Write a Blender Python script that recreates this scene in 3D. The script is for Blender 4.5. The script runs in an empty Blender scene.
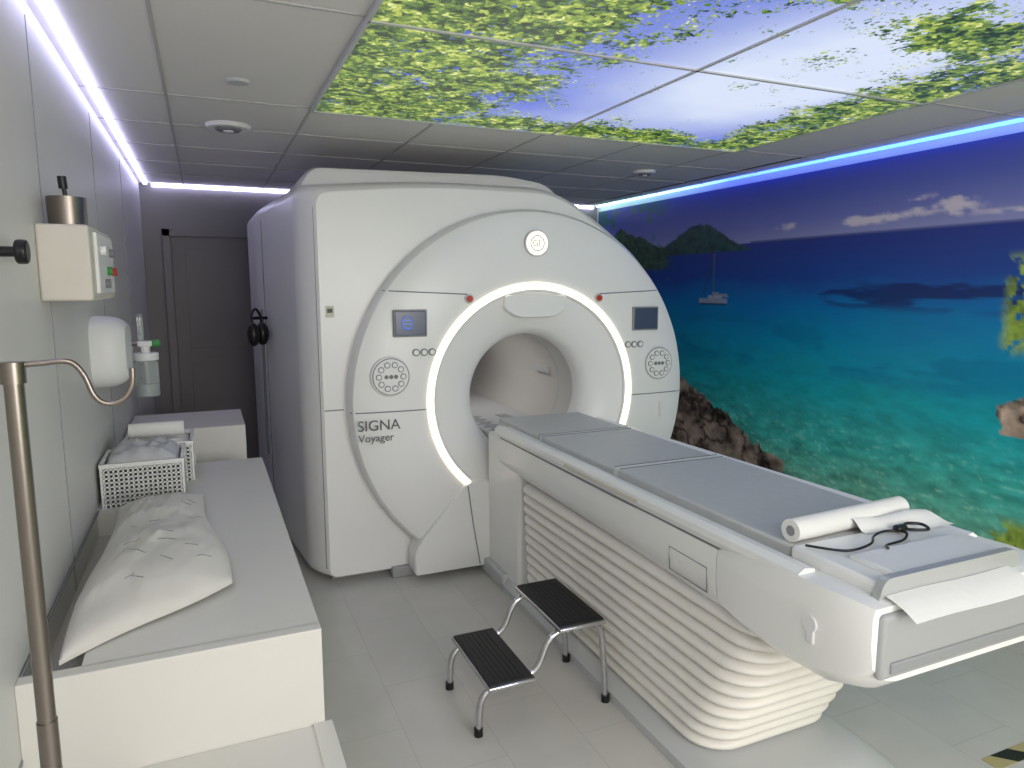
import bpy, bmesh, math, random
import numpy as np
from mathutils import Vector, Matrix
random.seed(4)
S=bpy.context.scene
try:
    S.view_settings.view_transform='Standard'
    S.view_settings.look='None'
    S.view_settings.exposure=0.08
except Exception as e: print(e)

def lin(c):
    return tuple(((v/255)/12.92 if v/255<=0.04045 else ((v/255+0.055)/1.055)**2.4) for v in c)
def link(o):
    S.collection.objects.link(o); return o
def empty(name):
    o=bpy.data.objects.new(name,None); o.empty_display_size=.1; return link(o)

def mat(name,col,rough=.5,metal=0,emit=None,es=1,var=0,scale=20,bump=0,bscale=60,spec=.5,trans=0,alpha=1):
    m=bpy.data.materials.new(name); m.use_nodes=True
    nt=m.node_tree; b=nt.nodes['Principled BSDF']
    c=lin(col)+(1,)
    b.inputs['Base Color'].default_value=c
    b.inputs['Roughness'].default_value=rough
    b.inputs['Metallic'].default_value=metal
    b.inputs['Specular IOR Level'].default_value=spec
    if trans: b.inputs['Transmission Weight'].default_value=trans
    if emit:
        b.inputs['Emission Color'].default_value=lin(emit)+(1,)
        b.inputs['Emission Strength'].default_value=es
    if var or bump:
        tc=nt.nodes.new('ShaderNodeTexCoord')
    if var:
        n=nt.nodes.new('ShaderNodeTexNoise'); n.inputs['Scale'].default_value=scale; n.inputs['Detail'].default_value=6
        nt.links.new(tc.outputs['Object'],n.inputs['Vector'])
        r=nt.nodes.new('ShaderNodeValToRGB')
        r.color_ramp.elements[0].position=.3; r.color_ramp.elements[1].position=.7
        r.color_ramp.elements[0].color=tuple(x*(1-var) for x in c[:3])+(1,)
        r.color_ramp.elements[1].color=tuple(min(1,x*(1+var)) for x in c[:3])+(1,)
        nt.links.new(n.outputs['Fac'],r.inputs['Fac']); nt.links.new(r.outputs['Color'],b.inputs['Base Color'])
    if bump:
        n2=nt.nodes.new('ShaderNodeTexNoise'); n2.inputs['Scale'].default_value=bscale; n2.inputs['Detail'].default_value=4
        nt.links.new(tc.outputs['Object'],n2.inputs['Vector'])
        bp=nt.nodes.new('ShaderNodeBump'); bp.inputs['Strength'].default_value=bump; bp.inputs['Distance'].default_value=.01
        nt.links.new(n2.outputs['Fac'],bp.inputs['Height']); nt.links.new(bp.outputs['Normal'],b.inputs['Normal'])
    return m

def mesh(name,vs,fs,m,parent=None,smooth=True,ang=35,bevel=0):
    me=bpy.data.meshes.new(name); me.from_pydata([tuple(v) for v in vs],[],fs); me.update()
    bm=bmesh.new(); bm.from_mesh(me); bmesh.ops.remove_doubles(bm,verts=bm.verts,dist=1e-5)
    bmesh.ops.recalc_face_normals(bm,faces=bm.faces); bm.to_mesh(me); bm.free()
    if smooth:
        me.shade_smooth(); me.set_sharp_from_angle(angle=math.radians(ang))
    o=bpy.data.objects.new(name,me); link(o)
    if m: me.materials.append(m)
    if parent: o.parent=parent
    if bevel:
        md=o.modifiers.new('b','BEVEL'); md.width=bevel; md.segments=3; md.limit_method='ANGLE'
    return o
def box(name,lo,hi,m,parent=None,bevel=.004):
    x0,y0,z0=lo;x1,y1,z1=hi
    vs=[(x0,y0,z0),(x1,y0,z0),(x1,y1,z0),(x0,y1,z0),(x0,y0,z1),(x1,y0,z1),(x1,y1,z1),(x0,y1,z1)]
    fs=[(0,3,2,1),(4,5,6,7),(0,1,5,4),(1,2,6,5),(2,3,7,6),(3,0,4,7)]
    return mesh(name,vs,fs,m,parent,True,35 if not bevel else 60,bevel)
def boxes(name,lst,m,parent=None,bevel=0):
    vs=[];fs=[]
    for lo,hi in lst:
        x0,y0,z0=lo;x1,y1,z1=hi; k=len(vs)
        vs+=[(x0,y0,z0),(x1,y0,z0),(x1,y1,z0),(x0,y1,z0),(x0,y0,z1),(x1,y0,z1),(x1,y1,z1),(x0,y1,z1)]
        fs+=[tuple(k+i for i in f) for f in [(0,3,2,1),(4,5,6,7),(0,1,5,4),(1,2,6,5),(2,3,7,6),(3,0,4,7)]]
    me=bpy.data.meshes.new(name); me.from_pydata(vs,[],fs); me.update()
    o=bpy.data.objects.new(name,me); link(o); me.materials.append(m)
    if parent:o.parent=parent
    if bevel:
        md=o.modifiers.new('b','BEVEL'); md.width=bevel; md.segments=2; md.limit_method='ANGLE'
    return o
def crom(pts,n=8,closed=False):
    P=[Vector(p) for p in pts]; out=[]
    N=len(P)
    rng=range(N if closed else N-1)
    for i in rng:
        p1=P[i];p2=P[(i+1)%N]
        p0=P[i-1] if (i>0 or closed) else p1
        p3=P[(i+2)%N] if (i+2<N or closed) else p2
        for k in range(n):
            t=k/n
            out.append(.5*((2*p1)+(-p0+p2)*t+(2*p0-5*p1+4*p2-p3)*t*t+(-p0+3*p1-3*p2+p3)*t**3))
    if not closed: out.append(P[-1])
    return out
def rcorner(pts,rad,n=5):
    P=[Vector(p) for p in pts]; out=[P[0]]
    for i in range(1,len(P)-1):
        a=P[i-1]-P[i]; b=P[i+1]-P[i]
        r=min(rad,a.length*.48,b.length*.48)
        A=P[i]+a.normalized()*r; B=P[i]+b.normalized()*r
        for k in range(n+1):
            t=k/n; out.append((1-t)**2*A+2*t*(1-t)*P[i]+t*t*B)
    out.append(P[-1]); return out
def tube(name,pts,r,m,parent=None,closed=False,smooth=False,res=4):
    if smooth: pts=crom(pts,8,closed)
    cu=bpy.data.curves.new(name,'CURVE'); cu.dimensions='3D'; cu.bevel_depth=r; cu.bevel_resolution=res; cu.use_fill_caps=True
    sp=cu.splines.new('POLY'); sp.points.add(len(pts)-1)
    for i,p in enumerate(pts): sp.points[i].co=(p[0],p[1],p[2],1)
    sp.use_cyclic_u=closed
    o=bpy.data.objects.new(name,cu); link(o); cu.materials.append(m)
    if parent:o.parent=parent
    return o
def cyl(name,p0,p1,r,m,parent=None,n=32,r1=None,bevel=0):
    p0=Vector(p0);p1=Vector(p1); d=(p1-p0).normalized()
    q=d.to_track_quat('Z','Y'); r1=r if r1 is None else r1
    vs=[];fs=[]
    for p,rr in((p0,r),(p1,r1)):
        for i in range(n):
            a=2*math.pi*i/n; vs.append(p+q@Vector((rr*math.cos(a),rr*math.sin(a),0)))
    for i in range(n): fs.append((i,(i+1)%n,n+(i+1)%n,n+i))
    fs.append(tuple(range(n))[::-1]); fs.append(tuple(range(n,2*n)))
    return mesh(name,vs,fs,m,parent,True,40,bevel)
def loft(name,rings,m,parent=None,cap0=False,cap1=False,closed=True,ang=35):
    vs=[];fs=[];n=len(rings[0])
    for r in rings: vs+=[tuple(p) for p in r]
    for j in range(len(rings)-1):
        for i in range(n if closed else n-1):
            a=j*n+i;b=j*n+(i+1)%n
            fs.append((a,b,b+n,a+n))
    if cap0: fs.append(tuple(range(n))[::-1])
    if cap1: fs.append(tuple(range((len(rings)-1)*n,len(rings)*n)))
    return mesh(name,vs,fs,m,parent,True,ang)

# ---------------- materials
M_white=mat('scanner_white',(234,234,233),.3,var=.012,scale=3)
M_white2=mat('scanner_white_inner',(226,226,227),.35,var=.01,scale=3)
M_seam=mat('seam_grey',(120,122,126),.6)
M_dark=mat('dark_rubber',(28,28,30),.6,bump=.2,bscale=200)
M_black=mat('black_plastic',(14,14,16),.35)
M_pad=mat('table_pad_grey',(188,189,189),.5,var=.03,scale=30,bump=.05,bscale=150)
M_pipe=mat('pad_piping',(214,215,216),.5)
M_chrome=mat('chrome',(205,205,208),.15,1)
M_steel=mat('brushed_steel',(138,130,124),.32,1)
M_alu=mat('aluminium_grey',(186,188,190),.35,.35)
M_wall=mat('wall_panel_grey',(212,211,208),.45,var=.02,scale=1.5)
M_back=mat('back_wall_grey',(130,127,124),.6,var=.03,scale=2)
M_door=mat('door_grey',(120,116,113),.5,var=.03,scale=3)
M_ceil=mat('ceiling_tile',(222,220,218),.8,var=.02,scale=2,bump=.05,bscale=200)
M_grid=mat('ceiling_grid',(184,183,183),.6)
M_cab=mat('cabinet_laminate',(216,214,209),.45,var=.012,scale=4)
M_cabin=mat('cabinet_inner',(196,193,188),.6)
M_paper=mat('paper_white',(230,229,226),.8,bump=.2,bscale=40)
M_cream=mat('cream_plastic',(208,203,192),.5,var=.02,scale=10)
M_plw=mat('white_plastic',(230,230,229),.4)
M_red=mat('red_button',(190,50,40),.4)
M_green=mat('green_plastic',(60,140,70),.4)
M_grey=mat('grey_plastic',(140,143,146),.5)
M_mgrey=mat('mid_grey_plastic',(160,162,164),.5)
M_lgrey=mat('light_grey_plastic',(192,194,196),.45)
M_bel=mat('bellows_vinyl',(232,229,223),.5,var=.015,scale=8)
M_glow=mat('ring_glow',(255,246,232),.5,emit=(255,240,208),es=1.45)
M_logo=mat('logo_glow',(250,240,230),.5,emit=(255,244,220),es=1.0)
M_screen=mat('display_dark',(50,58,74),.2,emit=(45,60,95),es=.3)
M_scrb=mat('display_icon',(60,90,160),.3,emit=(70,110,200),es=.6)
M_glass=mat('clear_plastic',(225,232,232),.1,trans=.75)
M_ledL=mat('led_lavender',(230,230,255),.5,emit=(208,206,255),es=5.5)

M_floor=bpy.data.materials.new('floor_tiles'); M_floor.use_nodes=True
nt=M_floor.node_tree; b=nt.nodes['Principled BSDF']
tc=nt.nodes.new('ShaderNodeTexCoord'); br=nt.nodes.new('ShaderNodeTexBrick')
br.inputs['Scale'].default_value=1; br.inputs['Brick Width'].default_value=.6; br.inputs['Row Height'].default_value=.3
br.inputs['Mortar Size'].default_value=.002; br.inputs['Mortar Smooth'].default_value=.3
br.inputs['Color1'].default_value=lin((204,202,197))+(1,); br.inputs['Color2'].default_value=lin((208,206,201))+(1,)
br.inputs['Mortar'].default_value=lin((188,186,182))+(1,)
mp=nt.nodes.new('ShaderNodeMapping'); mp.inputs['Rotation'].default_value=(0,0,math.pi/2)
nt.links.new(tc.outputs['Object'],mp.inputs['Vector']); nt.links.new(mp.outputs['Vector'],br.inputs['Vector'])
nz=nt.nodes.new('ShaderNodeTexNoise'); nz.inputs['Scale'].default_value=5; nz.inputs['Detail'].default_value=8
nt.links.new(tc.outputs['Object'],nz.inputs['Vector'])
mx=nt.nodes.new('ShaderNodeMixRGB'); mx.blend_type='MULTIPLY'; mx.inputs['Fac'].default_value=.2
nt.links.new(br.outputs['Color'],mx.inputs['Color1']); nt.links.new(nz.outputs['Fac'],mx.inputs['Color2'])
nt.links.new(mx.outputs['Color'],b.inputs['Base Color']); b.inputs['Roughness'].default_value=.4

# ---------------- room
XL,XR,YB,YF,H=-.42,3.72,6.35,-1.9,2.46
box('floor',(XL-.1,YF-.1,-.1),(XR+.1,YB+.1,0),M_floor,bevel=0)
box('ceiling',(XL-.1,YF-.1,H),(XR+.1,YB+.1,H+.1),M_ceil,bevel=0)
box('wall_left',(XL-.1,YF,0),(XL,YB,H),M_wall,bevel=0)
box('wall_right',(XR,YF,0),(XR+.1,YB,H),M_wall,bevel=0)
box('wall_back',(XL-.1,YB,0),(XR+.1,YB+.1,H),M_back,bevel=0)
box('wall_front',(XL-.1,YF-.1,0),(XR+.1,YF,H),M_wall,bevel=0)
boxes('trim_1',[((XL,y,0),(XL+.002,y+.005,H-.05)) for y in (1.25,2.47,3.69,4.91)]+[((XL,YF,.62),(XL+.003,YB,.628))],M_grey)
bars=[]
for x in (-.1,):
    bars.append(((x-.006,YF,H-.004),(x+.006,YB,H+.001)))
for x in (.5,1.1,1.72,2.34,2.95,3.5):
    bars.append(((x-.006,3.45,H-.004),(x+.006,YB,H+.001)))
bars.append(((3.5-.006,YF,H-.004),(3.5+.006,YB,H+.001)))
for y in (3.43+.6*k for k in range(0,5)):
    bars.append(((XL,y-.006,H-.004),(XR,y+.006,H+.001)))
for y in (3.43-1.2*k for k in range(1,5)):
    bars.append(((XL,y-.006,H-.004),(.5,y+.006,H+.001))); bars.append(((2.95,y-.006,H-.004),(XR,y+.006,H+.001)))
boxes('trim_2',bars,M_grid)
dr=empty('door_1')
box('door_leaf',(-.22,YB-.03,0),(.45,YB,2.05),M_door,dr)
boxes('door_frame',[((-.28,YB-.045,0),(-.22,YB,2.11)),((.45,YB-.045,0),(.51,YB,2.11)),((-.28,YB-.045,2.05),(.51,YB,2.11))],M_back,dr,.004)
box('door_panel_a',(-.12,YB-.035,1.15),(.35,YB-.03,1.95),M_door,dr,.004)
box('door_panel_b',(-.12,YB-.035,.15),(.35,YB-.03,1.05),M_door,dr,.004)
cyl('door_handle',(.38,YB-.03,1.0),(.38,YB-.09,1.0),.012,M_steel,dr)

def strip(name,lo,hi,m):
    e=empty(name); box('light_bar',lo,hi,m,e,.003)
    return e
strip('led_cove_strip',(XL+.035,YF+.05,H-.02),(XL+.062,YB-.05,H-.001),M_ledL)
strip('led_cove_strip',(XL+.09,YB-.04,H-.03),(XR-.06,YB-.012,H-.001),M_ledL)
M_ledR=bpy.data.materials.new('led_blue'); M_ledR.use_nodes=True
nt=M_ledR.node_tree; b=nt.nodes['Principled BSDF']; tc=nt.nodes.new('ShaderNodeTexCoord'); sx=nt.nodes.new('ShaderNodeSeparateXYZ')
nt.links.new(tc.outputs['Object'],sx.inputs[0]); mr=nt.nodes.new('ShaderNodeMapRange'); mr.inputs[1].default_value=1.5; mr.inputs[2].default_value=6.2
nt.links.new(sx.outputs['Y'],mr.inputs[0]); cr=nt.nodes.new('ShaderNodeValToRGB')
cr.color_ramp.elements[0].color=lin((40,120,255))+(1,); cr.color_ramp.elements[1].color=lin((170,235,225))+(1,)
e=cr.color_ramp.elements.new(.6); e.color=lin((60,100,255))+(1,)
nt.links.new(mr.outputs[0],cr.inputs[0]); nt.links.new(cr.outputs[0],b.inputs['Emission Color']); b.inputs['Emission Strength'].default_value=5
strip('led_cove_strip',(XR-.05,YF+.05,H-.016),(XR-.026,YB-.06,H-.001),M_ledR)

# ---------------- numpy noise
def vn(x,y,seed=0):
    xi=np.floor(x);yi=np.floor(y);fx=x-xi;fy=y-yi
    fx=fx*fx*(3-2*fx);fy=fy*fy*(3-2*fy)
    def h(a,b):
        v=np.sin(a*127.1+b*311.7+seed*74.7)*43758.5453
        return v-np.floor(v)
    return (h(xi,yi)*(1-fx)+h(xi+1,yi)*fx)*(1-fy)+(h(xi,yi+1)*(1-fx)+h(xi+1,yi+1)*fx)*fy
def fbm(x,y,o=5,seed=0):
    s=0;a=.5;t=0
    for i in range(o):
        s=s+a*vn(x*2**i,y*2**i,seed+i*3.1);t+=a;a*=.55
    return s/t
def sm(e0,e1,x):
    t=np.clip((x-e0)/(e1-e0),0,1);return t*t*(3-2*t)
def L(c): return np.array(lin(c))
def gridmesh(name,U,V,fn):
    nu,nv=len(U),len(V)
    uu,vv=np.meshgrid(U,V); P=fn(uu.ravel(),vv.ravel())
    idx=np.arange(nu*nv).reshape(nv,nu)
    f=np.stack([idx[:-1,:-1].ravel(),idx[:-1,1:].ravel(),idx[1:,1:].ravel(),idx[1:,:-1].ravel()],1)
    me=bpy.data.meshes.new(name)
    me.vertices.add(nu*nv); me.vertices.foreach_set('co',P.astype(np.float32).ravel())
    me.loops.add(f.size); me.loops.foreach_set('vertex_index',f.ravel().astype(np.int32))
    me.polygons.add(len(f)); me.polygons.foreach_set('loop_start',np.arange(0,f.size,4,dtype=np.int32))
    try: me.polygons.foreach_set('loop_total',np.full(len(f),4,dtype=np.int32))
    except Exception: pass
    me.update(calc_edges=True); me.validate()
    return me,uu.ravel(),vv.ravel()

# ---------------- sea mural
U=np.arange(-1.4,6.3001,.0125); V=np.linspace(.12,2.40,184)
me,Y,Z=gridmesh('sea_mural_print',U,V,lambda u,v:np.stack([np.full_like(u,XR-.012),u,v],1))
hz=1.97
n1=fbm(Y*2,Z*6,5,1); n2=fbm(Y*9,Z*26,4,5); n3=fbm(Y*30,Z*60,3,9)
stops=[(0,(124,190,154)),(.35,(112,188,162)),(.6,(70,184,172)),(.95,(30,172,182)),(1.3,(14,150,192)),(1.55,(18,118,188)),(1.72,(40,80,162)),(1.97,(52,66,146))]
zz=Z+(n1-.5)*.18*sm(0,.3,hz-Z)
C=np.stack([np.interp(zz,[s[0] for s in stops],[L(s[1])[k] for s in stops]) for k in range(3)],1)
def blend(C,col,a):
    col=np.array(col); 
    if col.ndim==1: col=col[None,:]
    return C*(1-a[:,None])+col*a[:,None]
rp=(n2-.5)*sm(1.5,.4,Z)
C=C*(1+1.2*rp[:,None])
C=C*(1+(n3-.5)[:,None]*.5*sm(1.2,.3,Z)[:,None])
spk=sm(.64,.8,n3)*sm(.95,.45,Z)*.45
C=blend(C,L((190,230,205)),spk)
reef=sm(.48,.58,fbm(Y*1.6,Z*14,4,21)+.25*np.exp(-((Z-1.62)/.06)**2)-.25*np.abs(Y-2.5)/1.2)*sm(1.48,1.56,Z)*sm(1.8,1.7,Z)
C=blend(C,L((32,44,106)),reef*.85)
reef2=sm(.5,.62,fbm(Y*2.2,Z*9,4,33))*sm(1.0,1.15,Z)*sm(1.5,1.35,Z)
C=blend(C,L((10,116,164)),reef2*.45)
sk=sm(-.002,.004,Z-hz)
t=np.clip((Z-hz)/.45,0,1)
skc=np.stack([np.interp(t,[0,.25,.6,1],[L(c)[k] for c in ((158,160,208),(124,132,198),(94,106,186),(70,84,182))]) for k in range(3)],1)
C=blend(C,skc,sk)
cl=fbm(Y*7,Z*18,6,44)
dense=np.exp(-(((Y-2.72)/.26)**2+((Z-2.085)/.055)**2))+.75*np.exp(-(((Y-3.15)/.13)**2+((Z-2.05)/.03)**2))+.7*np.exp(-(((Y-3.75)/.13)**2+((Z-2.05)/.03)**2))+.4*np.exp(-(((Y-2.2)/.2)**2+((Z-2.03)/.02)**2))
clm=sm(.60,.84,cl*1.15+.5*dense-.12)*sk*sm(.08,.35,dense)
C=blend(C,L((225,214,226)),np.clip(clm*.95,0,1))
fc=((Z-hz)<.018*fbm(Y*4,Z*0,3,3)+.004)&(Z>hz)&(Y<4.1)
C[fc]=L((96,104,158))
hh=hz-.04+.25*np.exp(-((Y-4.72)/.42)**2)*(.85+.3*fbm(Y*14,Z*2,4,7))-.02
hd=sm(0,.01,hh-Z)*sm(hz-.06,hz-.045,Z)
tex=fbm(Y*25,Z*30,4,8)
C=blend(C,np.outer(.4+1.3*tex,L((52,82,78))),hd*(hh>hz-.03))
hh2=hz+.1*sm(4.9,5.9,Y)+.25*sm(5.0,6.2,Y)*fbm(Y*6,Z*0,4,17)
hd2=sm(0,.01,hh2-Z)*sm(5.0,5.2,Y)*sm(1.78,1.82,Z)
C=blend(C,np.outer(.3+1.4*tex,L((66,92,74))),hd2)
lf=sm(.5,.56,fbm(Y*12,Z*14,4,61)+.25*sm(2.1,2.4,Z)-.2)*sm(4.9,5.5,Y)
C=blend(C,L((60,120,90)),lf*.8)
rt=.31+.52*sm(3.35,4.85,Y)+.10*(fbm(Y*7,Z*7,4,71)-.5)*2
rk=sm(0,.012,rt-Z)*sm(3.2,3.4,Y)
rtex=fbm(Y*8,Z*11,5,73); rt2=np.abs(fbm(Y*6,Z*8,4,75)-.5)*2
rc=np.clip(rtex*1.8-.3,0,1.2)
rcol=np.outer(rc,L((212,186,166)))
rcol=rcol*np.clip(rt2*6,.15,1)[:,None]
C=blend(C,rcol,rk)
rr=((Z<1.12+.08*(fbm(Y*9,Z*9,3,81)-.5)-.5*np.clip(Y-2.1,0,1))&(Z>.9)&(Y<2.24+.12*(fbm(Y*9,Z*14,3,82)-.5)))
C[rr]=(rcol*1.25)[rr]
r2=sm(0,.01,.46+.16*(fbm(Y*6,Z*3,4,83)-.5)-.30*np.clip(Y-2.0,0,3)/.6*1.0-Z)
C=blend(C,rcol*1.1,r2*sm(2.8,2.7,Y))
fo=sm(.47,.53,fbm(Y*16,Z*16,4,91)+.35*sm(2.38,2.1,Y)-.18)
fm=fo*sm(1.28,1.38,Z)*sm(1.85,1.75,Z)*sm(2.3,2.22,Y)
fm2=fo*sm(.50,.42,Z)*sm(.28,.34,Z)*sm(2.3,2.2,Y)
fm3=fo*sm(1.95,1.8,Y)*sm(.2,.3,Z)
fcol=np.outer(.15+1.6*fbm(Y*30,Z*30,3,93),L((152,178,76)))
C=blend(C,fcol,np.clip(fm+fm2+fm3,0,1))
def seg(y0,z0,y1,z1,w):
    dy,dz=y1-y0,z1-z0; tt=np.clip(((Y-y0)*dy+(Z-z0)*dz)/(dy*dy+dz*dz),0,1)
    return np.hypot(Y-y0-tt*dy,Z-z0-tt*dz)<w
hull=(np.abs(Y-4.5)<.17-.6*np.clip(1.54-Z,0,.1))&(Z<1.56)&(Z>1.505)
C[hull]=L((160,170,190)); C[hull&(Z<1.525)]=L((40,50,70))
C[(np.abs(Y-4.47)<.08)&(Z>=1.56)&(Z<1.59)]=L((180,188,200))
C[seg(4.5,1.58,4.5,1.93,.008)]=L((100,112,135))
C[seg(4.5,1.92,4.62,1.58,.005)]=L((60,75,110)); C[seg(4.33,1.58,4.5,1.6,.01)]=L((150,158,175))
C=np.clip(C,0,1)
ca=me.color_attributes.new('Col','FLOAT_COLOR','POINT')
ca.data.foreach_set('color',np.concatenate([C,np.ones((len(C),1))],1).astype(np.float32).ravel())
M_mural=bpy.data.materials.new('mural_print'); M_mural.use_nodes=True
nt=M_mural.node_tree; b=nt.nodes['Principled BSDF']; at=nt.nodes.new('ShaderNodeAttribute'); at.attribute_name='Col'
nt.links.new(at.outputs['Color'],b.inputs['Base Color']); b.inputs['Roughness'].default_value=.4; b.inputs['Specular IOR Level'].default_value=.25
me.materials.append(M_mural)
mu=empty('sea_mural'); o=bpy.data.objects.new('mural_print',me); link(o); o.parent=mu
box('mural_backing',(XR-.011,-1.4,.12),(XR-.001,6.3,2.40),M_plw,mu,0)

# ---------------- ceiling sky light box
U=np.linspace(.5,2.95,72); V=np.linspace(-1.37,3.43,140)
me,X,Yc=gridmesh('sky_panels',U,V,lambda u,v:np.stack([u,v,np.full_like(u,H-.012)],1))
den=1.15*sm(1.72,.85,X+.35*(fbm(X*2,Yc*2,3,2)-.5))
den=den*(.68+.7*fbm(X*2.5,Yc*2.5,3,12))
den=np.maximum(den,1.0*sm(2.95,3.3,Yc+.12*(fbm(X*3,Yc*3,3,6)-.5))*sm(1.0,1.4,X))
den=np.maximum(den,1.1*sm(2.42,2.74,X+.15*(fbm(X*3,Yc*3,3,7)-.5)))
den=np.maximum(den,1.0*np.exp(-(((X-2.3)/.45)**2+((Yc-1.62)/.26)**2)))
den=np.maximum(den,.7*np.exp(-(((X-1.7)/.3)**2+((Yc-1.45)/.16)**2)))
den=np.maximum(den,.9*sm(1.2,.6,Yc)*fbm(X*2,Yc*2,3,19)*1.3)
w=np.exp(-(((X-2.15)/.6)**2+((Yc-2.15)/1.1)**2))
w2=fbm(X*1.6,Yc*1.6,4,31)
wc=np.clip(w*1.1+.7*(w2-.5),0,1)
sky=L((62,90,205))[None,:]*(1-wc[:,None])+L((212,222,243))[None,:]*wc[:,None]
ca=me.color_attributes.new('Col','FLOAT_COLOR','POINT')
ca.data.foreach_set('color',np.concatenate([sky,np.ones((len(sky),1))],1).astype(np.float32).ravel())
da=me.attributes.new('dens','FLOAT','POINT'); da.data.foreach_set('value',den.astype(np.float32))
M_sky=bpy.data.materials.new('sky_print_backlit'); M_sky.use_nodes=True
nt=M_sky.node_tree; b=nt.nodes['Principled BSDF']; N=nt.nodes; K=nt.links
at=N.new('ShaderNodeAttribute'); at.attribute_name='Col'; ad=N.new('ShaderNodeAttribute'); ad.attribute_name='dens'
tc=N.new('ShaderNodeTexCoord')
nw=N.new('ShaderNodeTexNoise'); nw.inputs['Scale'].default_value=30; nw.inputs['Detail'].default_value=3
K.new(tc.outputs['Object'],nw.inputs['Vector'])
vm=N.new('ShaderNodeVectorMath'); vm.operation='MULTIPLY_ADD'; vm.inputs[1].default_value=(.05,.05,.05)
K.new(nw.outputs['Color'],vm.inputs[0]); K.new(tc.outputs['Object'],vm.inputs[2])
na=N.new('ShaderNodeTexNoise'); na.inputs['Scale'].default_value=4.2; na.inputs['Detail'].default_value=10; na.inputs['Roughness'].default_value=.72
vo=N.new('ShaderNodeTexVoronoi'); vo.inputs['Scale'].default_value=52; vo.inputs['Randomness'].default_value=1
nb=N.new('ShaderNodeTexNoise'); nb.inputs['Scale'].default_value=11; nb.inputs['Detail'].default_value=7; nb.inputs['Roughness'].default_value=.68
K.new(vm.outputs[0],vo.inputs['Vector']); K.new(tc.outputs['Object'],na.inputs['Vector']); K.new(vm.outputs[0],nb.inputs['Vector'])
def math_(op,a,bb):
    n=N.new('ShaderNodeMath'); n.operation=op
    for i,v in enumerate((a,bb)):
        if isinstance(v,(int,float)): n.inputs[i].default_value=v
        else: K.new(v,n.inputs[i])
    return n.outputs[0]
x=math_('MULTIPLY',math_('SUBTRACT',na.outputs['Fac'],.5),3.4)
x=math_('ADD',x,ad.outputs['Fac'])
x=math_('SUBTRACT',x,math_('MULTIPLY',vo.outputs['Distance'],.9))
mr=N.new('ShaderNodeMapRange'); mr.inputs[1].default_value=.06; mr.inputs[2].default_value=.24; K.new(x,mr.inputs[0])
sp=N.new('ShaderNodeSeparateColor'); K.new(vo.outputs['Color'],sp.inputs[0])
lv=math_('ADD',math_('MULTIPLY',nb.outputs['Fac'],1.25),math_('MULTIPLY',math_('SUBTRACT',sp.outputs[0],.75),.38))
lv=math_('SUBTRACT',lv,math_('MULTIPLY',vo.outputs['Distance'],.18))
cr=N.new('ShaderNodeValToRGB'); K.new(lv,cr.inputs[0])
cr.color_ramp.elements[0].position=.26; cr.color_ramp.elements[0].color=lin((34,54,34))+(1,)
cr.color_ramp.elements[1].position=.82; cr.color_ramp.elements[1].color=lin((232,236,176))+(1,)
e=cr.color_ramp.elements.new(.40); e.color=lin((74,108,48))+(1,)
e=cr.color_ramp.elements.new(.55); e.color=lin((134,160,62))+(1,)
e=cr.color_ramp.elements.new(.67); e.color=lin((190,200,90))+(1,)
mx=N.new('ShaderNodeMixRGB'); K.new(mr.outputs[0],mx.inputs['Fac']); K.new(at.outputs['Color'],mx.inputs['Color1']); K.new(cr.outputs['Color'],mx.inputs['Color2'])
b.inputs['Base Color'].default_value=(.02,.02,.02,1); b.inputs['Roughness'].default_value=.3
K.new(mx.outputs['Color'],b.inputs['Emission Color']); b.inputs['Emission Strength'].default_value=1.0
me.materials.append(M_sky)
lb=empty('sky_ceiling_lightbox'); o=bpy.data.objects.new('sky_panels',me); link(o); o.parent=lb
fr=[]
for x in (.5,1.725,2.95): fr.append(((x-.007,-1.37,H-.018),(x+.007,3.43,H)))
for y in (-1.37,-.17,1.03,2.23,3.43): fr.append(((.5,y-.007,H-.018),(2.95,y+.007,H)))
boxes('panel_frame',fr,M_lgrey,lb)

def vent(x,y,r=.11):
    e=empty('ceiling_air_vent')
    for i,(ra,rb,z0,z1) in enumerate(((r,r*.92,H-.006,H-.02),(r*.72,r*.5,H-.012,H-.03),(r*.4,r*.2,H-.02,H-.035))):
        cyl('vent_ring_%d'%i,(x,y,z0+.005),(x,y,z1),ra,M_plw if i!=1 else M_seam,e,40,rb)
    return e
vent(.16,3.95); vent(2.9,4.3,.08)
cyl('smoke_detector',(.17,3.1,H-.001),(.17,3.1,H-.012),.05,M_lgrey,None,32,.04)

# ---------------- MRI scanner
mri=empty('mri_scanner')
CX,CZ=1.745,1.02
YE=5.72
prof=[(.352,3.86),(.355,3.80),(.37,3.76),(.40,3.73),(.45,3.705),(.52,3.683),(.60,3.665),(.64,3.655),(.69,3.65),(.80,3.652),(.92,3.66),(1.02,3.672),(1.052,3.685),(1.068,3.71),(1.07,3.80)]
def Yf(x,z):
    r=math.hypot(x-CX,z-CZ); return float(np.interp(r,[p[0] for p in prof],[p[1] for p in prof]))
def lathe(name,pf,m,parent,a0=0,a1=360,n=160,zmin=None):
    full=abs(a1-a0)>=360
    ring=[]
    for r,y in pf:
        R=[]
        for i in range(n if full else n+1):
            a=math.radians(a0+(a1-a0)*i/n)
            R.append((CX+r*math.cos(a),y,CZ+r*math.sin(a) if zmin is None else max(zmin,CZ+r*math.sin(a))))
        ring.append(R)
    return loft(name,ring,m,parent,closed=full)
lathe('front_cover_disc',prof,M_white,mri,zmin=.06)
M_bore=mat('bore_liner',(206,203,200),.5)
lathe('bore_tube',[(.352,3.85),(.35,3.9),(.35,YE)],M_bore,mri)
lathe('bore_trim_ring',[(.353,4.02),(.348,4.02),(.348,4.04),(.353,4.04)],M_lgrey,mri)
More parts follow.
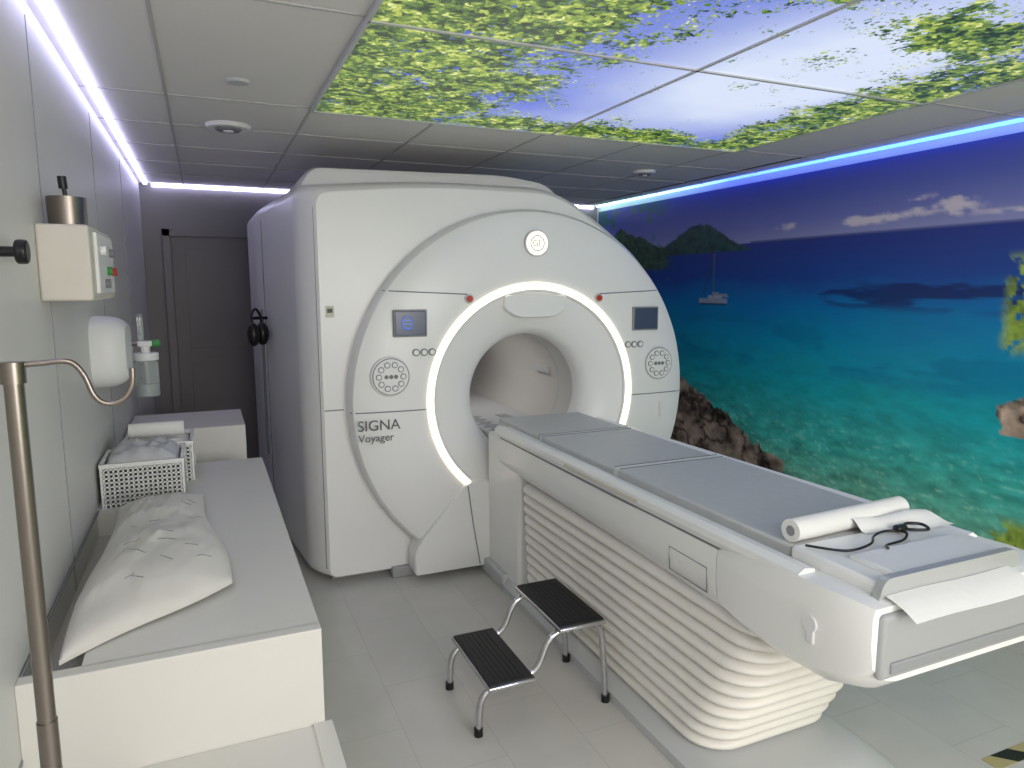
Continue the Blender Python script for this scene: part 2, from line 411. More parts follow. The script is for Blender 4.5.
box('bore_call_panel',(CX+.318,4.15,1.08),(CX+.338,4.35,1.13),M_lgrey,mri,.004)
box('bore_bed_rail',(CX-.235,3.68,.74),(CX+.235,YE-.02,.79),M_lgrey,mri,.008)
boxes('bore_bed_slots',[((CX-.20+.03*(k%2),3.75+.05*k,.79),(CX-.12+.03*(k%2),3.775+.05*k,.793)) for k in range(12)]+[((CX+.02,3.75+.05*k,.79),(CX+.10,3.775+.05*k,.793)) for k in range(12)],M_mgrey,mri)
gp=[(.617,3.665),(.619,3.648),(.626,3.642),(.649,3.640),(.656,3.645),(.658,3.66)]
lathe('light_ring',gp,M_glow,mri,-48,229)
lathe('light_ring_bezel',[(.600,3.672),(.606,3.656),(.616,3.652),(.618,3.66)],M_white2,mri,-48,229)
def outline(pts,y):
    n=len(pts); out=[]
    for i in range(n):
        x,z,r=pts[i]; p=Vector((x,z)); a=Vector(pts[i-1][:2])-p; c=Vector(pts[(i+1)%n][:2])-p
        rr=min(r,a.length*.47,c.length*.47); A=p+a.normalized()*rr; B=p+c.normalized()*rr
        for k in range(7):
            t=k/6; q=(1-t)**2*A+2*t*(1-t)*p+t*t*B; out.append((q.x,y,q.y))
    res=[]
    m=len(out)
    for i in range(m):
        a=Vector(out[i]);c=Vector(out[(i+1)%m])
        res.append(tuple(a))
        if i%7==6:
            for k in range(1,6): res.append(tuple(a.lerp(c,k/6)))
    return res
def sect(y,left,top,rt,bot=.05,s=1.0):
    return outline([(left,bot,.05),(2.62*rt,bot,.05),(2.79*rt,.5,.3),(2.85*rt,1.0,.3),(2.79*rt,1.45,.3),(2.60*rt,1.80,.3),(2.27*rt,top-.13,.25),(1.95,top+.05,.2),(1.15,top+.05,.3),(left-.005,top-.01,.07)],y)
sC=sect(3.79,.56,2.14,.985); sC2=sect(3.805,.545,2.16,.99)
circ=lambda S_,r,y:[(CX+r*math.cos(math.atan2(p[2]-CZ,p[0]-CX)),y,max(.06,CZ+r*math.sin(math.atan2(p[2]-CZ,p[0]-CX)))) for p in S_]
loft('housing_face',[circ(sC,1.0,3.79),sC],M_white,mri,ang=50)
rings=[sC,sC2,sect(3.85,.512,2.178,.997),sect(3.90,.485,2.187,1.0),sect(3.95,.466,2.191,1.0),sect(4.0,.459,2.192,1.0),sect(4.5,.41,2.19,1.01),sect(5.1,.35,2.18,1.01),sect(YE-.1,.325,2.16,1.0),sect(YE,.38,2.1,.99)]
rings.append([(CX+.36*math.cos(math.atan2(p[2]-CZ,p[0]-CX)),YE,CZ+.36*math.sin(math.atan2(p[2]-CZ,p[0]-CX))) for p in sC])
loft('housing_shell',rings,M_white,mri,ang=50)
dk=lambda y,i:outline([(.47+i,2.14,.01),(2.15-i,2.14,.01),(2.0-i,2.29-i,.08),(1.7,2.325-i,.1),(.56+i,2.30-i,.06)],y)
loft('top_deck',[dk(4.00,.04),dk(4.02,.01),dk(4.07,0),dk(5.3,0),dk(5.35,.03)],M_white,mri,True,True)
boxes('plinth',[((.58,3.88,0),(2.70,5.6,.06)),((.90,3.76,0),(2.65,3.9,.062))],M_mgrey,mri,.008)
ped=outline([(1.00,.045,.02),(2.49,.045,.02),(2.49,.19,.06),(2.20,.545,.05),(1.30,.545,.05),(1.00,.19,.06)],3.642)
ped2=[(p[0],3.78,p[2]) for p in ped]
ped0=[(CX+(p[0]-CX)*.988,3.634,.3+(p[2]-.3)*.988) for p in ped]
loft('pedestal_cover',[ped2,ped,ped0],M_white,mri,False,True)
def seam(name,pts,r=.0032,m=M_seam,n=14,off=0):
    P=[]
    for (a,c) in zip(pts[:-1],pts[1:]):
        for k in range(n):
            t=k/n; x=a[0]+(c[0]-a[0])*t; z=a[1]+(c[1]-a[1])*t; P.append((x,Yf(x,z)+off,z))
    x,z=pts[-1]; P.append((x,Yf(x,z)+off,z))
    return tube(name,P,r,m,mri,res=2)
def pol(r,a): return (CX+r*math.cos(math.radians(a)),CZ+r*math.sin(math.radians(a)))
for s in (-1,1):
    f=lambda x:CX+s*x
    seam('seam_top',[(f(.875),1.63),(f(.42),1.61)])
    seam('seam_mid',[(f(1.065),.985),(f(.665),.985)])
    tube('seam_low_b',[(f(.43),3.633,.53),(f(.40),3.631,.30),(f(.36),3.631,.06)],.003,M_seam,mri,res=2)
    cx=f(.855); cz=1.175; yy=Yf(cx,cz)
    cyl('dial_base',(cx,yy+.01,cz),(cx,yy-.010,cz),.112,M_white2,mri,48,.106)
    cyl('dial_groove',(cx,yy,cz),(cx,yy-.0115,cz),.100,M_seam,mri,48)
    cyl('dial_face',(cx,yy,cz),(cx,yy-.014,cz),.095,M_white,mri,48)
    for k in range(10):
        a=2*math.pi*k/10; bx=cx+.066*math.cos(a); bz=cz+.066*math.sin(a)
        cyl('dial_key_%d'%k,(bx,yy,bz),(bx,yy-.018,bz),.0165,M_seam,mri,20)
        cyl('dial_keycap_%d'%k,(bx,yy,bz),(bx,yy-.020,bz),.012,M_white,mri,20)
    for k in range(3):
        bx=cx-.026+.026*k
        cyl('dial_mid_%d'%k,(bx,yy,cz),(bx,yy-.018,cz),.011,M_seam,mri,16)
        cyl('small_key_%d'%k,(f(.67)-.045+.045*k,Yf(f(.67),1.30)+.01,1.30),(f(.67)-.045+.045*k,Yf(f(.67),1.3)-.008,1.30),.020,M_seam,mri,20)
        cyl('small_keycap_%d'%k,(f(.67)-.045+.045*k,Yf(f(.67),1.30)+.01,1.30),(f(.67)-.045+.045*k,Yf(f(.67),1.3)-.010,1.30),.014,M_white,mri,20)
    sxx=f(.745)
    box('display_bezel',(sxx-.092,3.636,1.385),(sxx+.092,3.66,1.53),M_grey,mri,.006)
    box('display_glass',(sxx-.084,3.633,1.393),(sxx+.084,3.66,1.522),M_screen,mri,.003)
    if s<0:
        tube('display_icon_ring',[(sxx-.02+.03*math.cos(t*math.pi/8),3.632,1.46+.035*math.sin(t*math.pi/8)) for t in range(16)],.003,M_scrb,mri,True)
        boxes('display_icon_lines',[((sxx-.045,3.631,1.43+.02*k),(sxx+.01,3.634,1.436+.02*k)) for k in range(3)],M_scrb,mri)
    rx=f(.41); rz=1.585
    cyl('stop_button_base',(rx,3.66,rz),(rx,3.640,rz),.026,M_lgrey,mri,24)
    cyl('stop_button',(rx,3.66,rz),(rx,3.628,rz),.017,M_red,mri,24)
seam('rim_seam',[pol(1.0705,a) for a in range(-52,233,3)],.004,n=1,off=.02)
cyl('logo_bezel',(CX,3.67,1.895),(CX,3.640,1.895),.075,M_lgrey,mri,40)
cyl('logo_face',(CX,3.67,1.895),(CX,3.634,1.895),.066,M_logo,mri,40)
tube('logo_ring',[(CX+.042*math.cos(t*math.pi/12),3.633,1.895+.042*math.sin(t*math.pi/12)) for t in range(24)],.003,M_lgrey,mri,True)
def text(name,body,loc,size,m,parent,rot=(math.pi/2,0,0)):
    cu=bpy.data.curves.new(name,'FONT'); cu.body=body; cu.size=size; cu.extrude=.001
    o=bpy.data.objects.new(name,cu); link(o); o.location=loc; o.rotation_euler=rot; cu.materials.append(m); o.parent=parent; return o
text('logo_letters','GE',(CX-.032,3.632,1.878),.05,M_lgrey,mri)
M_txt=mat('label_ink',(95,97,102),.6)
text('label_upper','SIGNA',(.705,3.652,.89),.080,M_txt,mri)
text('label_lower','Voyager',(.708,3.652,.83),.058,M_txt,mri)
notch=outline([(CX-.19,1.605,.02),(CX-.205,1.53,.04),(CX-.12,1.475,.05),(CX+.12,1.475,.05),(CX+.205,1.53,.04),(CX+.19,1.605,.02)],3.650)
loft('bore_top_visor',[[(p[0],3.70,p[2]) for p in notch],notch,[(CX+(p[0]-CX)*.96,3.641,1.54+(p[2]-1.54)*.92) for p in notch]],M_white,mri,False,True)
box('door_latch',(CX+.87,3.64,.83),(CX+.886,3.66,.93),M_white2,mri,.006)
def sideX(y): return float(np.interp(y,[4.0,4.5,5.1,YE-.1],[.459,.41,.35,.325]))
tube('side_seam',[(sideX(4.9)-.0005,4.9,.08),(sideX(4.9)-.004,4.9,2.08)],.004,M_seam,mri,res=2)
tube('front_seam_v',[(.543,3.807,.10),(.541,3.807,2.06)],.0025,M_seam,mri,res=2)
tube('front_seam_mid',[(.56,3.79,.99),(.66,3.79,.99)],.003,M_seam,mri,res=2)
b_=box('side_label',(-.022,-.002,-.03),(.022,.002,.03),mat('label_yellow',(206,204,190),.5),mri,.001); b_.location=(.605,3.788,1.52)
b_=box('side_label_ink',(-.014,-.004,-.006),(.014,-.001,.016),M_txt,mri,.001); b_.location=(.605,3.788,1.52)
box('rear_recess',(sideX(5.0)-.012,4.98,.5),(sideX(5.0)+.03,5.12,1.5),M_grey,mri,.01)

hp=empty('headphones')
cyl('hook',(.40,4.86,1.45),(.27,4.80,1.45),.01,M_black,hp)
for k,(dx,dy) in enumerate(((0,0),(.06,.08))):
    xx=.275+dx;yy=4.72+dy
    bm=bmesh.new(); bmesh.ops.create_uvsphere(bm,u_segments=20,v_segments=14,radius=1)
    vs=[(xx+v.co.x*.04,yy+v.co.y*.05,1.35+v.co.z*.075) for v in bm.verts]; fs=[tuple(v.index for v in f.verts) for f in bm.faces]; bm.free()
    mesh('ear_cup_%d'%k,vs,fs,M_black,hp)
tube('headband',[(.275,4.73,1.40),(.27,4.74,1.47),(.295,4.77,1.51),(.325,4.80,1.47),(.335,4.81,1.40)],.008,M_black,hp,smooth=True)

# ---------------- patient table
tb=empty('mri_patient_table')
TX=1.745
def prof_sec(y,pts): 
    L_=[(TX-x,y,z) for x,z in pts]; R_=[(TX+x,y,z) for x,z in reversed(pts)]
    return L_+R_
def crs(w,dz): return [(w-.065,.885+dz),(w-.06,.912+dz),(w-.025,.918+dz),(w-.004,.905+dz),(w,.885+dz),(w-.01,.865+dz),(w-.06,.862+dz)]
loft('cradle',[prof_sec(3.46,crs(.338,-.014)),prof_sec(2.4,crs(.352,-.007)),prof_sec(1.42,crs(.362,.0)),prof_sec(1.30,crs(.362,0))],M_white,tb,True,True)
def bd(y,w,zt,zb,wb): return prof_sec(y,[(w-.03,zt),(w-.008,zt),(w,zt-.02),(w,zt-.09),(w-.01,zb+.05),(wb,zb+.01),(wb-.04,zb)])
loft('side_cover',[bd(3.44,.33,.840,.665,.29),bd(2.2,.346,.85,.655,.305),bd(1.62,.36,.855,.645,.31)],M_white,tb,True,True)
loft('end_cover',[bd(1.615,.36,.860,.645,.31),bd(1.55,.367,.875,.635,.315),bd(1.40,.372,.898,.622,.32),bd(1.22,.372,.906,.632,.32),bd(1.12,.365,.906,.665,.31),bd(1.08,.35,.90,.70,.29)],M_white,tb,True,True)
loft('rail_groove',[prof_sec(3.42,[(.20,.835),(.322,.837),(.322,.853),(.2,.853)]),prof_sec(1.5,[(.20,.852),(.350,.852),(.350,.868),(.2,.868)])],M_seam,tb,True,True)
box('end_recess',(TX-.33,1.066,.72),(TX+.33,1.09,.885),M_mgrey,tb,.012)
box('end_recess_inner',(TX-.30,1.06,.735),(TX+.30,1.07,.765),M_grey,tb,.006)
boxes('side_inset_strip',[((TX-.3585,2.05,.878),(TX-.346,2.62,.890))],M_cream,tb,.002)
for s in (-1,1):
    P=[(TX+s*.3535,1.86,.785),(TX+s*.3505,1.86,.705),(TX+s*.356,1.66,.705),(TX+s*.3595,1.66,.785)]
    tube('side_hatch',P,.0022,M_seam,tb,closed=True,res=1)
    cyl('side_knob',(TX+s*.355,1.24,.80),(TX+s*.378,1.24,.80),.022,M_white2,tb,24)
    xa=TX+s*.366
    box('side_knob_lever',(xa-.008,1.228,.745),(xa+.010,1.252,.80),M_white2,tb,.004)
def pad(name,y0,y1,x0,x1,z0,z1,m=M_pad):
    return box(name,(TX+x0,y0,z0),(TX+x1,y1,z1),m,tb,.008)
pad('pad_a',3.065,3.60,-.255,.255,.87,.916); pad('pad_b',2.36,3.04,-.262,.262,.87,.920); pad('pad_c',1.42,2.33,-.268,.268,.88,.928)
pad('pad_piping_a',3.035,3.07,-.258,.258,.87,.921,M_pipe); pad('pad_piping_b',2.325,2.365,-.266,.266,.87,.929,M_pipe)
boxes('pad_joints',[((TX-.257,y-.002,.87),(TX+.257,y+.002,z)) for y,z in ((3.036,.9225),(3.069,.9225),(2.326,.9305),(2.364,.9305))],M_seam,tb)
box('cradle_deck',(TX-.29,1.12,.86),(TX+.29,3.44,.895),M_white2,tb,.004)
box('end_plate',(TX-.285,1.13,.895),(TX+.26,1.405,.937),M_white,tb,.012)
box('end_plate_step',(TX-.22,1.13,.93),(TX+.20,1.27,.950),M_white2,tb,.01)
arch=outline([(TX-.305,.90,.01),(TX+.235,.90,.01),(TX+.22,.955,.03),(TX-.285,.955,.03)],1.105)
loft('end_handle',[arch,[(p[0],1.127,p[2]) for p in arch]],M_alu,tb,True,True)
box('dock_column',(TX-.30,3.22,.02),(TX+.30,3.66,.835),M_white,tb,.02)
box('dock_step',(TX-.335,3.35,0),(TX+.335,3.70,.09),M_lgrey,tb,.012)
rings=[]; nr=11
def rrect(x0,x1,y0,y1,r,z,k=8):
    out=[]
    for (cx,cy,a0) in ((x0+r,y0+r,180),(x1-r,y0+r,270),(x1-r,y1-r,0),(x0+r,y1-r,90)):
        for i in range(k+1):
            a=math.radians(a0+90*i/k); out.append((cx+r*math.cos(a),cy+r*math.sin(a),z))
    return out
for i in range(nr*8+1):
    t=i/(nr*8); z=.075+t*(.655-.075)
    ph=abs(math.sin(math.pi*i/8)); bul=.034*ph**.7
    x0=TX-.27-.03*t-bul+.01; x1=TX+.27+.03*t+bul-.01
    y0=1.74-.28*t-bul; y1=3.22
    rings.append(rrect(x0,x1,y0,y1,.13,z))
loft('bellows',rings,M_bel,tb,True,True,ang=60)
base=[rrect(TX-.335,TX+.335,1.42,3.5,.12,0),rrect(TX-.335,TX+.335,1.42,3.5,.12,.035),rrect(TX-.30,TX+.30,1.50,3.5,.12,.07),rrect(TX-.28,TX+.28,1.56,3.5,.12,.078)]
loft('base_plate',base,M_lgrey,tb,True,True)

pr=empty('paper_roll')
cyl('roll',(TX-.25,1.44,.962),(TX+.235,1.47,.962),.033,M_paper,pr,36)
cyl('roll_core',(TX-.2515,1.44,.962),(TX-.24,1.44,.962),.015,M_grey,pr,24)
vs=[];fs=[]
nx,ny=14,8
for j in range(ny):
    for i in range(nx):
        u=i/(nx-1);v=j/(ny-1)
        vs.append((TX-.04+.30*u+.02*v,1.44-.12*v*(.5+.5*u),.943+.046*math.sin(math.pi*min(1,v*1.0+.05))*(1-v)+.004*math.sin(9*u+5*v)))
for j in range(ny-1):
    for i in range(nx-1): fs.append((j*nx+i,j*nx+i+1,(j+1)*nx+i+1,(j+1)*nx+i))
mesh('loose_sheet',vs,fs,M_paper,pr)
vs=[];fs=[]
for j in range(6):
    for i in range(8):
        u=i/7;v=j/5
        vs.append((TX-.285+.46*u,1.103-.085*v,.914-.010*v-.022*v*v+.002*math.sin(7*u)))
for j in range(5):
    for i in range(7): fs.append((j*8+i,j*8+i+1,(j+1)*8+i+1,(j+1)*8+i))
sh=mesh('paper_towel_sheet',vs,fs,M_paper,None)
cb=empty('call_cable')
tube('cable',[(TX-.26,1.375,.943),(TX-.19,1.30,.943),(TX-.10,1.30,.948),(TX-.03,1.345,.946),(TX+.04,1.36,.946),(TX+.08,1.33,.946),(TX+.02,1.29,.946),(TX-.06,1.28,.946),(TX-.10,1.245,.956)],.0035,M_black,cb,smooth=True)
tube('cable_loop',[(TX+.09,1.335,.953),(TX+.12,1.36,.957),(TX+.16,1.34,.956),(TX+.14,1.305,.954)],.0045,M_black,cb,closed=True,smooth=True)
box('pear_switch',(TX+.06,1.335,.945),(TX+.10,1.36,.962),M_black,cb,.007)

# ---------------- step stool
st=empty('step_stool')
for k,y in enumerate((2.245,2.58)):
    P=[(.845,y,.008),(.855,y,.175),(1.08,y,.185),(1.14,y,.345),(1.365,y,.345),(1.39,y,.008)]
    tube('frame_%d'%k,rcorner(P,.07,7),.0125,M_chrome,st)
    cyl('foot_a%d'%k,(.845,y,0),(.845,y,.03),.017,M_black,st); cyl('foot_b%d'%k,(1.39,y,0),(1.39,y,.03),.017,M_black,st)
tube('cross_a',[(1.06,2.245,.178),(1.06,2.58,.178)],.009,M_chrome,st); tube('cross_b',[(1.36,2.245,.335),(1.36,2.58,.335)],.009,M_chrome,st)
for k,(x0,x1,z) in enumerate(((.875,1.055,.19),(1.165,1.355,.36))):
    box('tread_edge_%d'%k,(x0-.006,2.20,z-.006),(x1+.006,2.625,z+.012),M_chrome,st,.006)
    box('tread_%d'%k,(x0,2.206,z),(x1,2.619,z+.019),M_dark,st,.006)
    boxes('tread_ribs_%d'%k,[((x0+.015+.02*i,2.22,z+.018),(x0+.023+.02*i,2.605,z+.021)) for i in range(int((x1-x0-.02)/.02))],M_dark,st)

# ---------------- cabinet left
cb_=empty('storage_cabinet')
XC=.225; XBn=-.30
box('front_board',(XL,1.71,0),(XC,1.75,.80),M_cab,cb_,.003)
box('side_board',(XC-.03,1.75,0),(XC,3.63,.765),M_cab,cb_,0)
box('top_board',(XBn,1.745,.765),(XC-.001,3.02,.8),M_cab,cb_,0)
box('top_board_rear',(XL,3.02,.765),(XC-.001,3.66,.8),M_cab,cb_,0)
box('bin_floor',(XL,1.75,.67),(XBn,3.0,.70),M_cabin,cb_,0)
box('bin_side',(XBn,1.75,.5),(XBn+.01,3.0,.765),M_cab,cb_,0)
box('bin_back',(XL,3.0,.5),(XBn,3.02,.80),M_cab,cb_,0)
box('rear_board',(XL,3.63,0),(XC,3.66,.765),M_cab,cb_,0)
box('low_unit',(-.20,1.42,0),(XC+.018,1.709,.545),M_cab,cb_,.003)
box('low_unit_edge',(XC-.03,1.42,.545),(XC+.018,1.709,.55),M_cab,cb_,.001)
box('rear_low_cabinet',(XL+.01,4.05,0),(.17,4.6,.90),M_cab,None,.004)
tube('wall_gap_trim',[(XL+.006,1.75,.80),(XL+.006,3.0,.80)],.004,M_seam,cb_)

pw_v=[];pw_f=[]
n=56
A=Vector((-.345,1.765,.802));B=Vector((.03,2.05,.818));Cc=Vector((-.05,2.97,.818));D=Vector((-.33,2.90,.82))
def pv(u,v,top):
    p=(A*(1-u)+B*u)*(1-v)+(D*(1-u)+Cc*u)*v
    p=p+Vector((.012*math.sin(7*v)*(2*u-1),.012*math.sin(6*u),0))
    f=(1-abs(2*u-1)**3.0)*(1-abs(2*v-1)**4)
    wv=float(fbm(np.array([u*3+9]),np.array([v*5+3]),4,5)[0])-.5
    cr1=-abs(math.sin(5*(u*.6+v*1.3)+2*wv*3))**.3
    if top: z=.012+.075*f**.6+f**.5*(.045*wv)+.010*f*cr1
    else: z=-.012*f
    return (p.x,p.y,p.z+z)
for top in (1,0):
    for j in range(n):
        for i in range(n): pw_v.append(pv(i/(n-1),j/(n-1),top))
    k=len(pw_v)-n*n
    for j in range(n-1):
        for i in range(n-1): pw_f.append((k+j*n+i,k+j*n+i+1,k+(j+1)*n+i+1,k+(j+1)*n+i))
bd_=[(i,0) for i in range(n)]+[(n-1,j) for j in range(1,n)]+[(i,n-1) for i in range(n-2,-1,-1)]+[(0,j) for j in range(n-2,0,-1)]
for q in range(len(bd_)):
    a=bd_[q];c=bd_[(q+1)%len(bd_)]
    ia=a[1]*n+a[0];ic=c[1]*n+c[0]; pw_f.append((ia,ic,ic+n*n,ia+n*n))
M_pil=mat('pillow_cover',(212,209,204),.75,var=.04,scale=6,bump=.3,bscale=10)
pil=mesh('pillow',pw_v,pw_f,M_pil,None,True,80)
for k in range(14):
    u=random.uniform(.2,.85);v=random.uniform(.08,.9);du=random.uniform(.03,.14);dv=random.uniform(-.05,.01)
    P=[Vector(pv(u+du*t/5,v+dv*t/5+.003*math.sin(t),1))+Vector((0,0,.0002)) for t in range(6)]
    tube('crease_%d'%k,P,.0011,M_seam,pil,res=1)

# ---------------- baskets
def basket(x0,x1,y0,y1,z0,h):
    e=empty('plastic_basket')
    bars=[]
    t=.006
    def wall(ax,c,a0,a1):
        nh=int((a1-a0)/.016)
        for i in range(nh+1):
            a=a0+(a1-a0)*i/nh
            if ax=='x': bars.append(((c-t/2,a-.005,z0),(c+t/2,a+.005,z0+h)))
            else: bars.append(((a-.005,c-t/2,z0),(a+.005,c+t/2,z0+h)))
        for j in range(10):
            z=z0+h*(j+.0)/10
            if ax=='x': bars.append(((c-t/2,a0,z),(c+t/2,a1,z+.010)))
            else: bars.append(((a0,c-t/2,z),(a1,c+t/2,z+.010)))
        z=z0+h-.014
        if ax=='x': bars.append(((c-.007,a0-.004,z),(c+.007,a1+.004,z+.016)))
        else: bars.append(((a0-.004,c-.007,z),(a1+.004,c+.007,z+.016)))
    wall('x',x0,y0,y1);wall('x',x1,y0,y1);wall('y',y0,x0,x1);wall('y',y1,x0,x1)
    bars.append(((x0,y0,z0),(x1,y1,z0+.005)))
    boxes('basket_mesh',bars,M_plw,e)
    i=.004
    boxes('basket_liner',[((x0+i,y0+i,z0+.005),(x1-i,y0+i+.001,z0+h-.02)),((x0+i,y1-i-.001,z0+.005),(x1-i,y1-i,z0+h-.02)),((x0+i,y0+i,z0+.005),(x0+i+.001,y1-i,z0+h-.02)),((x1-i-.001,y0+i,z0+.005),(x1-i,y1-i,z0+h-.02))],M_lgrey,e)
    return e
b1=basket(-.40,-.115,3.035,3.32,.8,.17)
b2=basket(-.355,-.085,3.345,3.61,.8,.175)
def cloth(name,x0,x1,y0,y1,z,amp,m,seed,th=.05):
    vs=[];fs=[];n=22
    for j in range(n):
        for i in range(n):
            u=i/(n-1);v=j/(n-1)
            f=(1-abs(2*u-1)**4)*(1-abs(2*v-1)**4)
            w=float(fbm(np.array([u*4+seed]),np.array([v*4]),4,seed)[0])
            vs.append((x0+(x1-x0)*u,y0+(y1-y0)*v,z+th*f**.5+amp*(w-.5)*f))
    for j in range(n-1):
        for i in range(n-1): fs.append((j*n+i,j*n+i+1,(j+1)*n+i+1,(j+1)*n+i))
    return mesh(name,vs,fs,m,None)
M_cl=mat('cloth_grey',(186,187,192),.8,var=.08,scale=15)
cloth('folded_cloth',-.39,-.125,3.05,3.31,.945,.09,M_cl,3,.065); cloth('folded_towel',-.345,-.095,3.355,3.60,.945,.06,M_paper,8,.03)
tr=empty('tissue_roll'); cyl('roll_body',(-.335,3.44,1.022),(-.115,3.44,1.022),.032,M_paper,tr,30); cyl('roll_core',(-.115,3.44,1.022),(-.1145,3.44,1.022),.014,M_grey,tr,20)

# ---------------- left wall items
wb=empty('wall_gas_outlet_box')
box('box_body',(XL,2.34,1.61),(-.29,2.86,1.825),M_cream,wb,.008)
box('box_side_plate',(-.292,2.42,1.63),(-.280,2.80,1.81),M_plw,wb,.004)
for k,(y,z,mm) in enumerate(((2.50,1.76,M_plw),(2.62,1.70,M_green),(2.74,1.70,M_red),(2.55,1.66,M_seam),(2.70,1.76,M_seam))):
    cyl('outlet_%d'%k,(-.282,y,z),(-.266,y,z),.014,mm,wb,20)
cn=empty('steel_cup'); cyl('cup_wall',(-.355,2.46,1.825),(-.355,2.46,1.91),.05,M_steel,cn,32,.052)
cyl('brush_stem',(-.355,2.46,1.90),(-.36,2.46,1.95),.006,M_black,cn); cyl('brush_tip',(-.36,2.46,1.935),(-.362,2.46,1.97),.012,M_black,cn)
ds=empty('paper_towel_dispenser')
def sup(y0,y1,z0,z1,x0,x1):
    rings=[]
    for k in range(9):
        t=k/8; x=x0+(x1-x0)*t; s=1-.25*t**4
        cy,cz=(y0+y1)/2,(z0+z1)/2
        R=[]
        for i in range(40):
            a=2*math.pi*i/40; c,s_=math.cos(a),math.sin(a)
            R.append((x,cy+(y1-y0)/2*s*math.copysign(abs(c)**.6,c),cz+(z1-z0)/2*s*math.copysign(abs(s_)**.6,s_)))
        rings.append(R)
    return rings
loft('dispenser_body',sup(3.15,3.50,1.24,1.53,XL,-.30),M_plw,ds,True,True)
# oxygen flowmeter with humidifier jar
sb=empty('oxygen_flowmeter')
yb=3.68; xb=-.265
cyl('jar_body',(xb,yb,1.14),(xb,yb,1.31),.052,M_glass,sb,30,bevel=.008)
cyl('jar_water',(xb,yb,1.145),(xb,yb,1.20),.045,mat('gel',(210,220,220),.2),sb,30)
cyl('jar_lid',(xb,yb,1.31),(xb,yb,1.345),.055,M_plw,sb,30,bevel=.004)
cyl('jar_neck',(xb,yb,1.345),(xb,yb,1.38),.02,M_plw,sb)
cyl('jar_tube',(xb,yb,1.16),(xb,yb,1.31),.005,M_plw,sb)
box('meter_block',(xb-.03,yb-.02,1.375),(xb+.03,yb+.02,1.40),M_plw,sb,.004)
cyl('meter_tube',(xb-.015,yb,1.40),(xb-.015,yb,1.51),.013,M_glass,sb,24)
cyl('meter_cap',(xb-.015,yb,1.51),(xb-.015,yb,1.525),.015,M_grey,sb,24)
cyl('meter_knob',(xb+.03,yb,1.388),(xb+.065,yb,1.388),.017,M_green,sb,20,bevel=.003)
cyl('meter_inlet',(XL,yb,1.388),(xb-.03,yb,1.388),.010,M_steel,sb,20)
box('wall_plate',(XL,yb-.05,1.33),(XL+.015,yb+.05,1.45),M_plw,sb,.003)
hk=empty('wall_hook'); cyl('hook_stem',(XL,1.95,1.73),(-.385,1.95,1.73),.012,M_black,hk); cyl('hook_knob',(-.39,1.95,1.73),(-.365,1.95,1.73),.028,M_black,hk,24,bevel=.006)
iv=empty('iv_pole')
px,py=-.253,1.18
cyl('pole_lower',(px,py,.05),(px,py,1.0),.014,M_steel,iv); cyl('pole_upper',(px,py,1.0),(px,py,1.54),.0125,M_steel,iv)
cyl('pole_collar',(px,py,1.515),(px,py,1.545),.016,M_steel,iv)
tube('hook_arm',[(px,py,1.54),(-.22,py,1.542),(-.185,py,1.543),(-.168,py,1.525),(-.155,py,1.49),(-.138,py,1.478),(-.118,py,1.485),(-.106,py,1.505),(-.104,py,1.53)],.0042,M_steel,iv,smooth=True)
tube('hook_arm_b',[(px,py,1.54),(-.30,py,1.542),(-.335,py,1.543),(-.35,py,1.525),(-.362,py,1.49),(-.375,py,1.48),(-.39,py,1.495),(-.395,py,1.53)],.0042,M_steel,iv,smooth=True)
for k in range(5):
    a=math.radians(-90+72*k)
    e1=(px+.135*math.cos(a),py+.17*math.sin(a),.04)
    tube('leg_%d'%k,[(px,py,.07),e1],.011,M_steel,iv); cyl('caster_%d'%k,(e1[0]-.01,e1[1],.022),(e1[0]+.01,e1[1],.022),.022,M_black,iv,20)

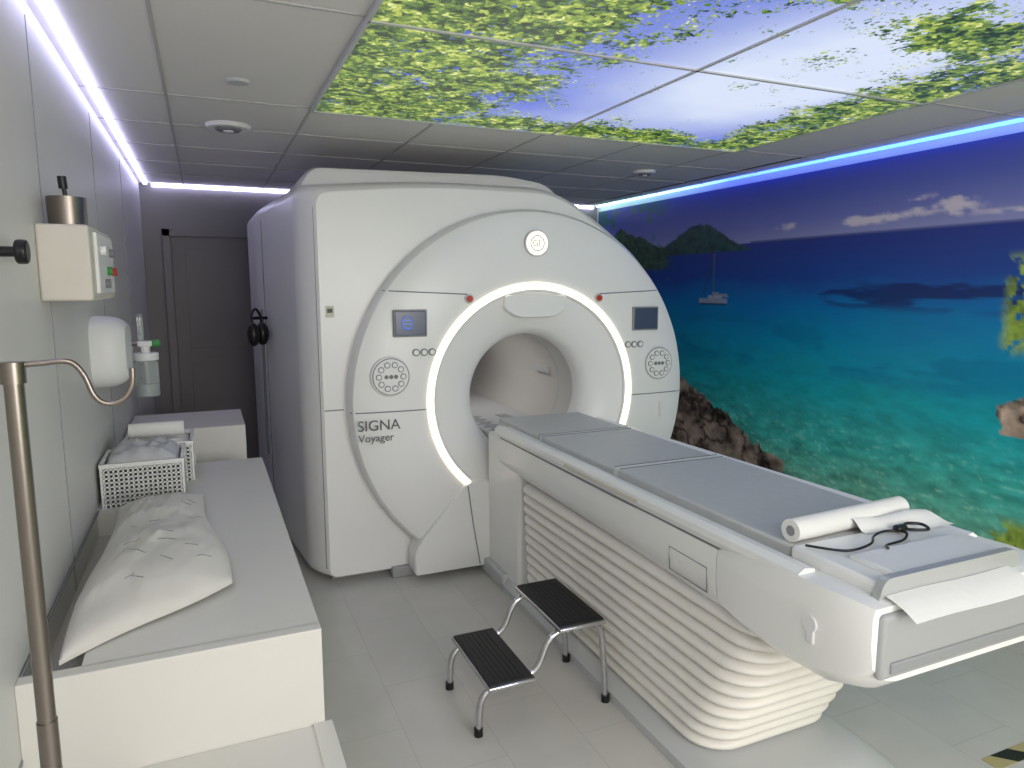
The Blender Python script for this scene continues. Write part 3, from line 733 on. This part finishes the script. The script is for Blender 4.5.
M_tape=bpy.data.materials.new('hazard_tape'); M_tape.use_nodes=True
nt=M_tape.node_tree; b=nt.nodes['Principled BSDF']; tc=nt.nodes.new('ShaderNodeTexCoord'); wv=nt.nodes.new('ShaderNodeTexWave')
wv.bands_direction='DIAGONAL'; wv.inputs['Scale'].default_value=3.2; nt.links.new(tc.outputs['Object'],wv.inputs['Vector'])
cr=nt.nodes.new('ShaderNodeValToRGB'); cr.color_ramp.interpolation='CONSTANT'; cr.color_ramp.elements[0].color=lin((35,34,32))+(1,)
cr.color_ramp.elements[1].position=.5; cr.color_ramp.elements[1].color=lin((180,168,120))+(1,)
nt.links.new(wv.outputs['Fac'],cr.inputs[0]); nt.links.new(cr.outputs[0],b.inputs['Base Color'])
box('floor_hazard_tape',(2.42,1.35,0),(XR-.02,1.41,.002),M_tape,None,0)

# ---------------- lights
def area(name,loc,sx,sy,p,col=(1,1,1),rot=(0,0,0)):
    l=bpy.data.lights.new(name,'AREA'); l.shape='RECTANGLE'; l.size=sx; l.size_y=sy; l.energy=p; l.color=col
    o=bpy.data.objects.new(name,l); link(o); o.location=loc; o.rotation_euler=rot; return o
area('fill_light_ceiling',(.0,-.9,H-.02),.6,1.2,26,(1,.96,.90))  # added fill light behind the camera, not a known fixture
area('fill_light_ceiling',(1.7,-1.62,H-.02),1.6,.4,30,(1,.96,.91))  # second added fill, lifts the room from behind the camera
wn=empty('added_fill_mount')  # made-up frame out of view, set around the added fill light
boxes('added_fill_frame',[((.55,YF,1.02),(2.75,YF+.03,1.08)),((.55,YF,2.02),(2.75,YF+.03,2.08)),((.55,YF,1.02),(.61,YF+.03,2.08)),((2.69,YF,1.02),(2.75,YF+.03,2.08))],M_alu,wn)
area('fill_light_front',(1.65,YF+.02,1.55),2.0,.9,54,(1,.96,.91),(math.radians(90),0,0))  # added out-of-view fill, brightens the ceiling and front faces
area('bore_lamp',(CX,4.6,1.35),.1,.9,1.5,(1,.97,.94))
w=bpy.data.worlds.new('w'); S.world=w; w.use_nodes=True
w.node_tree.nodes['Background'].inputs[0].default_value=(.6,.62,.7,1); w.node_tree.nodes['Background'].inputs[1].default_value=.1

cam=bpy.data.cameras.new('cam'); cam.sensor_width=36; cam.lens=700/1024*36; cam.clip_start=.02
co=bpy.data.objects.new('camera',cam); link(co); co.location=(0,0,1.65); co.rotation_euler=(math.radians(90-7.9),0,math.radians(-23.6))
S.camera=co
